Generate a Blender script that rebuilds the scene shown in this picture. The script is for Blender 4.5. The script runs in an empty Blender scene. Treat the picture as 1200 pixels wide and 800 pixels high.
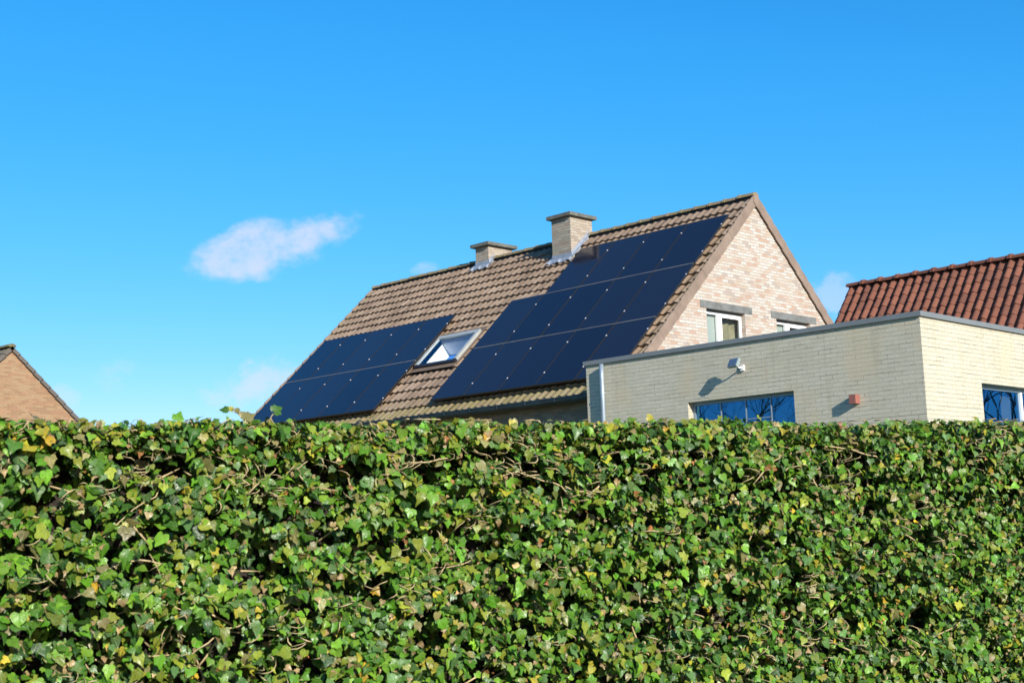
import bpy, math, random
import numpy as np
from mathutils import Vector, Matrix, noise

random.seed(7)
RNG = np.random.default_rng(11)
scene = bpy.context.scene
COL = scene.collection
rad = math.radians

# ------------------------------------------------------------------ survey
H0 = 8.4293                       # height of the main ridge datum
TH = 0.7526                       # main roof pitch
CT, ST = math.cos(TH), math.sin(TH)
CAM = Vector((15.5848, -22.8111, 1.6))
SUN = Vector((1.0, -0.33, 0.43)).normalized()
YR = 0.08                         # ridge line y


def RP(u, s, d=0.0):              # point on the front slope: u leftwards, s down, d out
    return Vector((-u, -s * CT - d * ST, H0 - s * ST + d * CT))


# ------------------------------------------------------------------ nodes
class NT:
    def __init__(self, tree):
        self.t = tree

    def n(self, kind, **kw):
        nd = self.t.nodes.new(kind)
        for k, v in kw.items():
            if k.startswith('i_'):
                key = k[2:].replace('_', ' ')
                nd.inputs[key].default_value = v
            else:
                setattr(nd, k, v)
        return nd

    def l(self, a, b):
        self.t.links.new(a, b)

    def math(self, op, a, b=None, c=None, clamp=False):
        nd = self.t.nodes.new('ShaderNodeMath')
        nd.operation = op
        nd.use_clamp = clamp
        for i, v in enumerate((a, b, c)):
            if v is None:
                continue
            if isinstance(v, (int, float)):
                nd.inputs[i].default_value = v
            else:
                self.l(v, nd.inputs[i])
        return nd.outputs[0]

    def mix(self, f, a, b, blend='MIX'):
        nd = self.t.nodes.new('ShaderNodeMix')
        nd.data_type = 'RGBA'
        nd.blend_type = blend
        nd.clamp_factor = True
        for sock, v in ((nd.inputs[0], f), (nd.inputs[6], a), (nd.inputs[7], b)):
            if isinstance(v, (int, float)):
                sock.default_value = v
            elif isinstance(v, (tuple, list)):
                sock.default_value = (*v, 1) if len(v) == 3 else v
            else:
                self.l(v, sock)
        return nd.outputs[2]

    def ramp(self, f, stops, interp='LINEAR'):
        nd = self.t.nodes.new('ShaderNodeValToRGB')
        cr = nd.color_ramp
        cr.interpolation = interp
        while len(cr.elements) < len(stops):
            cr.elements.new(0.5)
        for e, (p, c) in zip(cr.elements, stops):
            e.position = p
            e.color = (*c, 1) if len(c) == 3 else c
        self.l(f, nd.inputs[0])
        return nd.outputs[0]

    def noise(self, vec, scale, detail=4, rough=0.55):
        nd = self.n('ShaderNodeTexNoise')
        nd.inputs['Scale'].default_value = scale
        nd.inputs['Detail'].default_value = detail
        nd.inputs['Roughness'].default_value = rough
        if vec is not None:
            self.l(vec, nd.inputs['Vector'])
        return nd.outputs['Fac']

    def smooth(self, x, lo, hi):
        nd = self.n('ShaderNodeMapRange', interpolation_type='SMOOTHSTEP')
        nd.inputs['From Min'].default_value = lo
        nd.inputs['From Max'].default_value = hi
        self.l(x, nd.inputs['Value'])
        return nd.outputs['Result']


def material(name, color=(.5, .5, .5), rough=.7, metallic=0.0, spec=0.5, vary=0.0, vscale=6.0, bump=0.0, bscale=40.0):
    m = bpy.data.materials.new(name)
    m.use_nodes = True
    t = NT(m.node_tree)
    b = m.node_tree.nodes['Principled BSDF']
    b.inputs['Base Color'].default_value = (*color, 1)
    b.inputs['Roughness'].default_value = rough
    b.inputs['Metallic'].default_value = metallic
    b.inputs['Specular IOR Level'].default_value = spec
    tc = t.n('ShaderNodeTexCoord')
    if vary:
        f = t.noise(tc.outputs['Object'], vscale, 5, .6)
        lo = tuple(max(0, c * (1 - vary)) for c in color)
        hi = tuple(min(1, c * (1 + vary)) for c in color)
        t.l(t.ramp(f, [(.3, lo), (.7, hi)]), b.inputs['Base Color'])
    if bump:
        f = t.noise(tc.outputs['Object'], bscale, 4, .6)
        bn = t.n('ShaderNodeBump')
        bn.inputs['Strength'].default_value = 1
        bn.inputs['Distance'].default_value = bump
        t.l(f, bn.inputs['Height'])
        t.l(bn.outputs[0], b.inputs['Normal'])
    return m


def brick_material(name, tones, mortar, row=.065, width=.22, joint=.011, bump=.004, blotch=None, dirt_shade=0.0, painted=False, wear=.35):
    """tones: colours picked per brick"""
    m = bpy.data.materials.new(name)
    m.use_nodes = True
    t = NT(m.node_tree)
    b = m.node_tree.nodes['Principled BSDF']
    b.inputs['Roughness'].default_value = .55 if painted else .88
    b.inputs['Specular IOR Level'].default_value = .35 if painted else .2
    uv = t.n('ShaderNodeUVMap', uv_map='UVMap')
    # slight wobble so that courses are not ruler straight
    nz = t.n('ShaderNodeTexNoise')
    nz.inputs['Scale'].default_value = 2.3
    nz.inputs['Detail'].default_value = 3
    t.l(uv.outputs[0], nz.inputs['Vector'])
    sub = t.n('ShaderNodeVectorMath', operation='SUBTRACT')
    t.l(nz.outputs['Color'], sub.inputs[0])
    sub.inputs[1].default_value = (.5, .5, .5)
    sc = t.n('ShaderNodeVectorMath', operation='SCALE')
    t.l(sub.outputs[0], sc.inputs[0])
    sc.inputs['Scale'].default_value = .022
    add = t.n('ShaderNodeVectorMath', operation='ADD')
    t.l(uv.outputs[0], add.inputs[0])
    t.l(sc.outputs[0], add.inputs[1])
    vec = add.outputs[0]
    br = t.n('ShaderNodeTexBrick')
    br.offset = .5
    br.inputs['Color1'].default_value = (0, 0, 0, 1)
    br.inputs['Color2'].default_value = (1, 1, 1, 1)
    br.inputs['Mortar'].default_value = (.5, .5, .5, 1)
    br.inputs['Scale'].default_value = 1
    br.inputs['Mortar Size'].default_value = joint / 2
    br.inputs['Mortar Smooth'].default_value = .25
    br.inputs['Brick Width'].default_value = width
    br.inputs['Row Height'].default_value = row
    t.l(vec, br.inputs['Vector'])
    rnd = br.outputs['Color']
    fac = br.outputs['Fac']
    stops = [(i / (len(tones)), c) for i, c in enumerate(tones)]
    col = t.ramp(rnd, stops, 'CONSTANT')
    fine = t.noise(vec, 38, 4, .65)
    col = t.mix(.30, col, t.ramp(fine, [(.3, (.35, .35, .35)), (.7, (1, 1, 1))]), 'MULTIPLY')
    # large scale tone drift
    big = t.noise(uv.outputs[0], .9, 3, .5)
    col = t.mix(wear, col, t.ramp(big, [(.3, (.72, .70, .66)), (.7, (1, 1, 1))]), 'MULTIPLY')
    mcol = t.mix(.4, mortar, t.ramp(t.noise(vec, 12, 3), [(.3, tuple(c * .5 for c in mortar)), (.7, mortar)]))
    out = t.mix(fac, col, mcol)
    if dirt_shade:
        # open, dirty joints and painted shadow lines in broken runs along the beds
        mp = t.n('ShaderNodeMapping')
        mp.inputs['Scale'].default_value = (1.3, 9, 1)
        t.l(uv.outputs[0], mp.inputs['Vector'])
        run = t.smooth(t.noise(mp.outputs[0], 1.6, 3, .6), .50, .62)
        k = t.math('MULTIPLY', run, t.smooth(fac, .35, .8))
        k = t.math('MULTIPLY', k, dirt_shade)
        out = t.mix(k, out, (.07, .06, .045))
    if blotch:
        bm = t.n('ShaderNodeMapping')
        bm.inputs['Scale'].default_value = (1.0, .55, 1)
        t.l(uv.outputs[0], bm.inputs['Vector'])
        bl = t.smooth(t.noise(bm.outputs[0], 1.5, 5, .6), .50, .68)
        out = t.mix(t.math('MULTIPLY', bl, .55), out, blotch)
    if painted:
        sm = t.n('ShaderNodeMapping')
        sm.inputs['Scale'].default_value = (7.0, .55, 1)
        t.l(uv.outputs[0], sm.inputs['Vector'])
        stn = t.smooth(t.noise(sm.outputs[0], 1.0, 4, .6), .52, .72)
        out = t.mix(t.math('MULTIPLY', stn, .28), out, (.33, .28, .17))
    t.l(out, b.inputs['Base Color'])
    h = t.math('SUBTRACT', 1.0, fac)
    h = t.math('MULTIPLY_ADD', fine, .35, h)
    h = t.math('MULTIPLY_ADD', rnd, .35, h)
    bn = t.n('ShaderNodeBump')
    bn.inputs['Strength'].default_value = 1
    bn.inputs['Distance'].default_value = bump
    t.l(h, bn.inputs['Height'])
    t.l(bn.outputs[0], b.inputs['Normal'])
    return m


def tile_material(name, base, dark, light, moss=(.20, .19, .045), moss_amt=.5):
    m = bpy.data.materials.new(name)
    m.use_nodes = True
    t = NT(m.node_tree)
    b = m.node_tree.nodes['Principled BSDF']
    b.inputs['Roughness'].default_value = .8
    b.inputs['Specular IOR Level'].default_value = .25
    at = t.n('ShaderNodeAttribute', attribute_name='tone')
    col = t.ramp(at.outputs['Fac'], [(0, dark), (.5, base), (1, light)])
    tc = t.n('ShaderNodeTexCoord')
    fine = t.noise(tc.outputs['Object'], 22, 5, .65)
    col = t.mix(.6, col, t.ramp(fine, [(.3, (.45, .45, .45)), (.7, (1, 1, 1))]), 'MULTIPLY')
    big = t.noise(tc.outputs['Object'], .8, 4, .6)
    col = t.mix(.4, col, t.ramp(big, [(.35, (.62, .60, .56)), (.65, (1, 1, 1))]), 'MULTIPLY')
    mo = t.n('ShaderNodeAttribute', attribute_name='moss')
    k = t.math('ADD', t.noise(tc.outputs['Object'], 9, 5, .7), mo.outputs['Fac'])
    k = t.smooth(k, .62, .95)
    col = t.mix(t.math('MULTIPLY', k, moss_amt), col, moss)
    t.l(col, b.inputs['Base Color'])
    bn = t.n('ShaderNodeBump')
    bn.inputs['Distance'].default_value = .004
    t.l(fine, bn.inputs['Height'])
    t.l(bn.outputs[0], b.inputs['Normal'])
    return m


# ------------------------------------------------------------------ mesh builder
class MB:
    def __init__(self):
        self.v, self.f, self.tone, self.moss = [], [], [], []

    def face(self, pts, tone=.5, moss=0.0):
        i = len(self.v)
        self.v += [tuple(p) for p in pts]
        self.f.append(tuple(range(i, i + len(pts))))
        self.tone.append(tone)
        self.moss.append(moss)

    def box(self, x0, x1, y0, y1, z0, z1, M=None, **kw):
        c = [Vector((x, y, z)) for x in (x0, x1) for y in (y0, y1) for z in (z0, z1)]
        if M is not None:
            c = [M @ p for p in c]
        for q in ((0, 1, 3, 2), (4, 6, 7, 5), (0, 4, 5, 1), (2, 3, 7, 6), (0, 2, 6, 4), (1, 5, 7, 3)):
            self.face([c[k] for k in q], **kw)
        return self

    def prism(self, poly, d, **kw):
        """poly: 3-D points in order, extruded by vector d"""
        d = Vector(d)
        a = [Vector(p) for p in poly]
        bq = [p + d for p in a]
        n = len(a)
        self.face(a[::-1], **kw)
        self.face(bq, **kw)
        for i in range(n):
            j = (i + 1) % n
            self.face([a[i], a[j], bq[j], bq[i]], **kw)
        return self

    def tube(self, pts, r, n=8, cap=True, **kw):
        pts = [Vector(p) for p in pts]
        rs = r if isinstance(r, (list, tuple)) else [r] * len(pts)
        rings = []
        up = None
        for i, p in enumerate(pts):
            dd = (pts[min(i + 1, len(pts) - 1)] - pts[max(i - 1, 0)]).normalized()
            if up is None:
                up = dd.orthogonal().normalized()
            a = (up - dd * up.dot(dd)).normalized()
            up = a
            c = dd.cross(a)
            rings.append([p + (a * math.cos(2 * math.pi * k / n) + c * math.sin(2 * math.pi * k / n)) * rs[i] for k in range(n)])
        base = len(self.v)
        for rg in rings:
            self.v += [tuple(q) for q in rg]
        for i in range(len(rings) - 1):
            for k in range(n):
                k2 = (k + 1) % n
                self.f.append((base + i * n + k, base + i * n + k2, base + (i + 1) * n + k2, base + (i + 1) * n + k))
                self.tone.append(kw.get('tone', .5))
                self.moss.append(0.0)
        if cap:
            for i, order in ((0, range(n - 1, -1, -1)), (len(rings) - 1, range(n))):
                self.f.append(tuple(base + i * n + k for k in order))
                self.tone.append(kw.get('tone', .5))
                self.moss.append(0.0)
        return self

    def build(self, name, mat, parent=None, smooth=False, bevel=0.0, uvshift=(0, 0), attrs=False):
        me = bpy.data.meshes.new(name)
        me.from_pydata(self.v, [], self.f)
        me.materials.append(mat)
        uvl = me.uv_layers.new(name='UVMap')
        uv = np.zeros((len(me.loops), 2), dtype=np.float32)
        for p in me.polygons:
            n = p.normal
            ax = max(range(3), key=lambda k: abs(n[k]))
            for li in p.loop_indices:
                co = me.vertices[me.loops[li].vertex_index].co
                if ax == 0:
                    uv[li] = (co.y + uvshift[0], co.z + uvshift[1])
                elif ax == 1:
                    uv[li] = (co.x + uvshift[0], co.z + uvshift[1])
                else:
                    uv[li] = (co.x, co.y)
        uvl.data.foreach_set('uv', uv.ravel())
        if attrs:
            for nm, vals in (('tone', self.tone), ('moss', self.moss)):
                a = me.attributes.new(nm, 'FLOAT', 'FACE')
                a.data.foreach_set('value', np.array(vals, dtype=np.float32))
        if smooth:
            me.polygons.foreach_set('use_smooth', [True] * len(me.polygons))
        o = bpy.data.objects.new(name, me)
        COL.objects.link(o)
        if parent is not None:
            o.parent = parent
            o.matrix_parent_inverse = parent.matrix_world.inverted()
        if bevel:
            bv = o.modifiers.new('bevel', 'BEVEL')
            bv.width = bevel
            bv.segments = 2
            bv.limit_method = 'ANGLE'
        return o


def tag(o, label=None, cat=None, group=None, kind=None):
    if label:
        o['label'] = label
    if cat:
        o['category'] = cat
    if group:
        o['group'] = group
    if kind:
        o['kind'] = kind
    return o


def empty(name, loc=(0, 0, 0), rot=(0, 0, 0), **kw):
    o = bpy.data.objects.new(name, None)
    o.empty_display_size = .2
    COL.objects.link(o)
    o.matrix_world = Matrix.LocRotScale(Vector(loc), __import__('mathutils').Euler(rot), None)
    bpy.context.view_layer.update()
    return tag(o, **kw)


def clip_poly(poly, a, b, c):
    """keep a*x+b*y+c>=0 (2-D)"""
    out = []
    for i in range(len(poly)):
        p, q = poly[i], poly[(i + 1) % len(poly)]
        dp, dq = a * p[0] + b * p[1] + c, a * q[0] + b * q[1] + c
        if dp >= 0:
            out.append(p)
        if dp * dq < 0:
            k = dp / (dp - dq)
            out.append((p[0] + k * (q[0] - p[0]), p[1] + k * (q[1] - p[1])))
    return out


def wall_panel(mb, to3, w0, w1, z0, z1, holes, thick, clips=()):
    """a wall in (w,z) with rectangular holes, extruded by vector thick"""
    xs = sorted({w0, w1, *[h[0] for h in holes], *[h[1] for h in holes]})
    zs = sorted({z0, z1, *[h[2] for h in holes], *[h[3] for h in holes]})
    for i in range(len(xs) - 1):
        # merge vertically where possible
        j = 0
        while j < len(zs) - 1:
            def hole(jj):
                cx, cz = (xs[i] + xs[i + 1]) / 2, (zs[jj] + zs[jj + 1]) / 2
                return any(h[0] < cx < h[1] and h[2] < cz < h[3] for h in holes)
            if hole(j):
                j += 1
                continue
            k = j
            while k + 1 < len(zs) - 1 and not hole(k + 1):
                k += 1
            poly = [(xs[i], zs[j]), (xs[i + 1], zs[j]), (xs[i + 1], zs[k + 1]), (xs[i], zs[k + 1])]
            for cl in clips:
                poly = clip_poly(poly, *cl) if poly else poly
            if len(poly) >= 3:
                mb.prism([to3(w, z) for w, z in poly], thick)
            j = k + 1


def tile_slope(mb, P, u0, u1, s0, s1, period, course, amp, lift=.03, holes=(), moss=None, ns=8, wide=False):
    """pantiles as separate overlapping pieces; P(u,s,d) gives the point"""
    nu = max(1, round((u1 - u0) / period))
    per = (u1 - u0) / nu
    nr = max(1, int(math.ceil((s1 - s0) / course)))
    for r in range(nr):
        a = s0 + r * course
        b = min(a + course + .03, s1 + .001) if r == nr - 1 else a + course + .03
        for c in range(nu):
            ua = u0 + c * per
            uc, sc = ua + per / 2, (a + b) / 2
            if any(h[0] < uc < h[1] and h[2] < sc < h[3] for h in holes):
                continue
            j = random.uniform(-.006, .006)
            ju = random.uniform(-.003, .003)
            js = random.uniform(-.010, .010)
            tone = min(1, max(0, random.gauss(.5, .22)))
            ms = moss(uc, sc) if moss else 0.0
            prof = []
            for k in range(ns + 1):
                x = k / ns
                hgt = amp * (math.exp(-((x - .5) / .26) ** 2)) - amp * .3
                if wide:
                    hgt = amp * (.5 - .5 * math.cos(2 * math.pi * x)) ** .8 - amp * .3
                prof.append((x, hgt))
            top = [P(ua + x * per * 1.0 + ju, a, h + j - .004) for x, h in prof]
            bot = [P(ua + x * per * 1.0 + ju, b + js, h + lift + j) for x, h in prof]
            lip = [P(ua + x * per * 1.0 + ju, b + js + .002, h + lift + j - lift - .002) for x, h in prof]
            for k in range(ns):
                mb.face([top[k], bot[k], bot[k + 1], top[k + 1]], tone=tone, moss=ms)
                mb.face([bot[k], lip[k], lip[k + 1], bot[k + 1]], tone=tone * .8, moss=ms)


def ridge_caps(mb, a, b, r, seg, collar=.0, moss=0.3):
    """half round ridge pieces from a to b"""
    a, b = Vector(a), Vector(b)
    L = (b - a).length
    dx = (b - a).normalized()
    up = Vector((0, 0, 1))
    side = dx.cross(up).normalized()
    n = max(1, round(L / seg))
    sl = L / n
    for i in range(n):
        j = random.uniform(-.006, .006)
        tone = min(1, max(0, random.gauss(.5, .2)))
        prof = [(i * sl, r * .90), ((i + .84) * sl, r * 1.0), ((i + .86) * sl, r * (1.0 + collar)), ((i + 1.04) * sl, r * (1.02 + collar))]
        rings = []
        for s, rr in prof:
            rings.append([a + dx * s + side * (math.cos(t) * rr * 1.15) + up * (math.sin(t) * rr * .85 + j) for t in [math.pi * (k / 8) for k in range(9)]])
        for q in range(len(rings) - 1):
            for k in range(8):
                mb.face([rings[q][k], rings[q][k + 1], rings[q + 1][k + 1], rings[q + 1][k]], tone=tone, moss=moss)
        mb.face(rings[0][::-1], tone=tone, moss=moss)
        mb.face(rings[-1], tone=tone, moss=moss)


# ------------------------------------------------------------------ materials
M_gable = brick_material('cream gable brick', [(.51, .45, .38), (.48, .37, .29), (.54, .49, .43), (.46, .31, .23), (.51, .43, .36), (.53, .48, .41), (.49, .39, .30), (.55, .51, .46), (.40, .33, .28), (.52, .45, .38)],
                         (.37, .335, .29), joint=.014, width=.20, bump=.004, wear=.3)
M_front = brick_material('weathered front brick', [(.30, .22, .16), (.36, .24, .17), (.26, .20, .16), (.33, .27, .21), (.40, .27, .20)], (.30, .27, .22), bump=.004)
M_chim = brick_material('chimney brick', [(.43, .36, .27), (.38, .30, .23), (.45, .40, .32), (.34, .27, .21), (.43, .36, .28), (.38, .34, .26), (.46, .38, .30)], (.30, .27, .225), joint=.014, bump=.007)
M_ext = brick_material('cream painted brick', [(.575, .525, .40), (.59, .54, .415), (.56, .51, .385), (.60, .55, .42), (.575, .52, .395)], (.49, .445, .33), row=.0655, width=.21,
                       joint=.011, bump=.0035, blotch=(.55, .45, .29), dirt_shade=.55, painted=True, wear=.25)  # mortar darkened to paint the shade along each bed
M_orange = brick_material('orange brick', [(.34, .205, .115), (.37, .215, .12), (.33, .18, .105), (.36, .235, .135), (.30, .175, .10)], (.33, .26, .165), bump=.004, wear=.2)
M_tile = tile_material('brown concrete tile', (.300, .212, .148), (.205, .145, .105), (.37, .27, .195))
M_redtile = tile_material('red clay tile', (.215, .082, .050), (.155, .063, .042), (.26, .100, .060), moss=(.12, .08, .04), moss_amt=.4)
M_greytile = tile_material('grey mossy tile', (.15, .13, .11), (.10, .09, .08), (.19, .17, .14), moss_amt=.8)
M_verge = material('brown verge tile', (.225, .165, .125), .75, spec=.3, vary=.2, vscale=3, bump=.002)
M_cap = material('chimney cap concrete', (.115, .115, .095), .9, vary=.35, vscale=9, bump=.004)
M_lead = material('zinc flashing', (.29, .32, .37), .5, metallic=.2, vary=.25, vscale=14, bump=.006, bscale=18)
M_stone = material('blue stone lintel', (.145, .15, .14), .8, vary=.3, vscale=5, bump=.002)
M_white = material('white frame', (.80, .80, .78), .35, spec=.5)
M_black = material('black anodised frame', (.022, .020, .020), .4, metallic=.2)
M_alu = material('aluminium rail', (.17, .165, .155), .5, metallic=.3, vary=.15)
M_clamp = material('silver clamp', (.62, .63, .66), .35, metallic=.25)
M_gutter = material('zinc gutter', (.075, .10, .12), .4, metallic=.55, vary=.3, vscale=3)
M_coping = material('grey metal coping', (.19, .20, .20), .5, metallic=.15, vary=.08, vscale=2)
M_zinc = material('zinc downpipe', (.30, .36, .41), .42, metallic=.4, vary=.12, vscale=3)
M_winframe = material('grey window frame', (.22, .28, .33), .4, metallic=.2)
M_sky_frame = material('roof window frame', (.42, .43, .40), .45, metallic=.3, vary=.15)
M_dark = material('dark interior', (.03, .032, .035), .9)
M_blind = material('pale blind', (.31, .345, .30), .9, vary=.04, vscale=2)
M_inner = material('white reveal', (.85, .83, .76), .8)
M_skyblue = material('sky reflection blue', (.05, .22, .60), .8)
M_terracotta = material('terracotta lamp', (.27, .10, .075), .5, spec=.4, vary=.1, vscale=20)
M_lampgrey = material('grey lamp housing', (.22, .27, .27), .45)
M_lampglass = material('lamp glass', (.10, .14, .20), .1)
M_flatroof = material('flat roof felt', (.10, .10, .10), .9, vary=.2)
M_bark = material('bare bark', (.10, .075, .055), .9, vary=.3, vscale=8)
M_curtain = material('olive curtain', (.20, .18, .10), .9, vary=.3, vscale=4)


def glass_material(name, mirror=(.95, .97, 1.0), f0=.05, clear=(.92, .95, .96)):
    """thin pane, one sheet: clear, with a mirror share that rises with the angle"""
    m = bpy.data.materials.new(name)
    m.use_nodes = True
    t = NT(m.node_tree)
    m.node_tree.nodes.clear()
    out = t.n('ShaderNodeOutputMaterial')
    tr = t.n('ShaderNodeBsdfTransparent')
    tr.inputs[0].default_value = (*clear, 1)
    gl = t.n('ShaderNodeBsdfGlossy')
    gl.inputs['Roughness'].default_value = .0
    gl.inputs['Color'].default_value = (*mirror, 1)
    tc = t.n('ShaderNodeTexCoord')
    bn = t.n('ShaderNodeBump')
    bn.inputs['Distance'].default_value = .0012
    t.l(t.noise(tc.outputs['Object'], 1.3, 1), bn.inputs['Height'])
    t.l(bn.outputs[0], gl.inputs['Normal'])
    ge = t.n('ShaderNodeNewGeometry')
    dp_ = t.n('ShaderNodeVectorMath', operation='DOT_PRODUCT')
    t.l(ge.outputs['Normal'], dp_.inputs[0])
    t.l(ge.outputs['Incoming'], dp_.inputs[1])
    c = t.math('SUBTRACT', 1.0, t.math('ABSOLUTE', dp_.outputs['Value']), clamp=True)
    f = t.math('MULTIPLY_ADD', t.math('POWER', c, 5.0), 1 - f0, f0, clamp=True)
    mx = t.n('ShaderNodeMixShader')
    t.l(f, mx.inputs[0])
    t.l(tr.outputs[0], mx.inputs[1])
    t.l(gl.outputs[0], mx.inputs[2])
    t.l(mx.outputs[0], out.inputs[0])
    return m


M_glass = glass_material('tinted window glass', mirror=(.10, .42, .85), f0=.36, clear=(.5, .6, .7))
M_glass2 = glass_material('clear window glass', mirror=(.5, .55, .6), f0=.04)
M_glass3 = glass_material('roof window glass', mirror=(.6, .8, 1.0), f0=.10)


def panel_material():
    m = bpy.data.materials.new('solar glass')
    m.use_nodes = True
    t = NT(m.node_tree)
    b = m.node_tree.nodes['Principled BSDF']
    oi = t.n('ShaderNodeObjectInfo')
    tc = t.n('ShaderNodeTexCoord')
    sx = t.n('ShaderNodeSeparateXYZ')
    t.l(tc.outputs['Object'], sx.inputs[0])

    def lines(v, step, w):
        k = t.math('FRACT', t.math('DIVIDE', v, step))
        return t.math('LESS_THAN', k, w / step)
    g = t.math('MAXIMUM', lines(sx.outputs[0], .17, .003), lines(sx.outputs[1], .0875, .002))
    c = t.mix(t.math('MULTIPLY', g, .6), (.008, .009, .018), (.024, .026, .038))
    c = t.mix(t.math('MULTIPLY', oi.outputs['Random'], .6), c, (.016, .018, .030))
    t.l(c, b.inputs['Base Color'])
    t.l(t.ramp(t.noise(tc.outputs['Object'], 3.0, 4), [(.3, (.07, .07, .07)), (.7, (.16, .16, .16))]), b.inputs['Roughness'])
    b.inputs['Specular IOR Level'].default_value = .36
    b.inputs['Coat Weight'].default_value = .0
    bn = t.n('ShaderNodeBump')
    bn.inputs['Distance'].default_value = .0006
    t.l(t.noise(tc.outputs['Object'], 1.2, 2), bn.inputs['Height'])
    t.l(bn.outputs[0], b.inputs['Normal'])
    return m


M_panel = panel_material()

# ------------------------------------------------------------------ ground
g = MB()
g.face([(-400, -400, 0), (400, -400, 0), (400, 400, 0), (-400, 400, 0)])
M_ground = material('lawn', (.06, .09, .03), .95, vary=.5, vscale=.6, bump=.03, bscale=14)
tag(g.build('ground', M_ground), label='grassy ground behind and below the ivy hedge', cat='ground', kind='structure')

# ------------------------------------------------------------------ main house
LEN = 13.04
SE = 6.50                       # slope length to the eave
YB = 2 * YR                     # mirror offset
house = empty('brick_house', (-6.5, YR, 0), label='cream brick house with brown tiled roof carrying solar panels and two chimneys', cat='house')

YW = 4.45                       # wall line from ridge datum
walls = MB()
gy0, gy1 = -YW, YB + YW
apex_z = H0 - .19
tan = math.tan(TH)
# gable wall (facing +x) with two window openings
W1 = (-1.83, -.50, 4.62, 5.80)
W2 = (.65, 1.97, 4.62, 5.80)
L1 = (-2.03, -.25, 5.823, 5.974)
L2 = (.46, 2.22, 5.823, 5.974)
clips = [(tan, -1, apex_z - YR * tan), (-tan, -1, apex_z + YR * tan)]
holes = [(W1[0], W1[1], W1[2], L1[2]), (W2[0], W2[1], W2[2], L2[2]), L1, L2]
wall_panel(walls, lambda w, z: (0, w, z), gy0, gy1, 0, H0, holes, (-.3, 0, 0), clips)
walls.build('gable_wall', M_gable, house, uvshift=(.03, .01))
walls = MB()
wall_panel(walls, lambda w, z: (-LEN + .02, w, z), gy0, gy1, 0, H0, [], (.3, 0, 0), clips)
walls.build('gable_wall', M_gable, house, uvshift=(.03, .01))
fw_ = MB()
ZE = H0 - SE * ST
fw_.box(-LEN + .32, -.30, -YW, -YW + .3, 0, ZE + .12)
fw_.build('eave_wall', M_front, house)
fw_ = MB()
fw_.box(-LEN + .32, -.30, YB + YW - .3, YB + YW, 0, ZE + .12)
fw_.build('eave_wall', M_front, house)


def PF(u, s, d):
    return RP(u, s, d - .045)


def PBk(u, s, d):
    p = RP(u, s, d - .045)
    return Vector((p.x, YB - p.y, p.z))


def moss_main(u, s):
    m = .0
    m += .46 * max(0, 1 - (SE - s) / 1.0)
    m += .22 * max(0, 1 - u / .5) if s > 1.5 else .08 * max(0, 1 - u / .5)
    m += .22 * max(0, 1 - (LEN - u) / .6)
    m += .12 * max(0, 1 - s / .3)
    return m + random.uniform(-.03, .03)


rf = MB()
tile_slope(rf, PF, -.03, LEN, .055, SE, .197, .335, .036, lift=.052, holes=[(5.86, 7.26, 3.5, 4.7), (4.73, 5.34, .05, .80), (8.05, 8.53, -.1, .20)], moss=moss_main)
rf.build('roof', M_tile, house, attrs=True)
rf = MB()
tile_slope(rf, PBk, -.03, LEN, .03, SE, .394, .67, .040, moss=moss_main, ns=6)
rf.build('rear_roof', M_tile, house, attrs=True)
deck = MB()                      # solid under the tiles
for ua, ub, sa, sb in ((.01, 5.84, .05, SE - .03), (7.28, LEN - .03, .05, SE - .03), (5.84, 7.28, .05, 3.50), (5.84, 7.28, 4.66, SE - .03)):
    deck.face([RP(ua, sa, -.08), RP(ub, sa, -.08), RP(ub, sb, -.08), RP(ua, sb, -.08)])
deck.face([Vector((p.x, YB - p.y, p.z)) for p in (RP(.01, .05, -.055), RP(LEN - .03, .05, -.055), RP(LEN - .03, SE - .03, -.055), RP(.01, SE - .03, -.055))])
deck.build('roof_deck', M_dark, house)
for a, b in ((-.06, 4.72), (5.36, 8.04), (8.54, LEN)):
    rc = MB()
    ridge_caps(rc, (-a, YR, H0 + .004), (-b, YR, H0 + .004), .106, .40, collar=.08, moss=.30)
    rc.build('ridge_cap', M_tile, house, attrs=True)
    rb0 = MB()
    rb0.box(-b + .02, -a - (.08 if a < 0 else .0), YR - .07, YR + .07, H0 - .22, H0 + .045)
    rb0.build('ridge_board', M_dark, house)
# verge tiles: stepped flaps along both gable rakes
for nm, xs in (('verge_tile', (.022, .055)), ('verge_tile', (-LEN - .045, -LEN - .012))):
    vg = MB()
    for sgn in (0, 1):
        n = int(SE / .335)
        for k in range(n + 1):
            s0, s1 = k * .335 - .02, min((k + 1) * .335 + .01, SE)
            pts = [RP(0, s0, -.002), RP(0, s1, .022), RP(0, s1, -.195), RP(0, s0, -.215)]
            if sgn:
                pts = [Vector((p.x, YB - p.y, p.z)) for p in pts]
            pts = [Vector((xs[0] + (.004 if k % 2 else 0), p.y, p.z)) for p in pts]
            vg.prism(pts, (xs[1] - xs[0], 0, 0))
    vg.build(nm, M_verge, house, bevel=.004)
ap = MB()
ap.prism([(.030, YR - .11, H0 - .13), (.030, YR, H0 - .24), (.030, YR + .11, H0 - .13), (.030, YR + .08, H0 + .02), (.030, YR - .08, H0 + .02)], (.040, 0, 0))
ap.build('apex_tile', M_verge, house)
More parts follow.
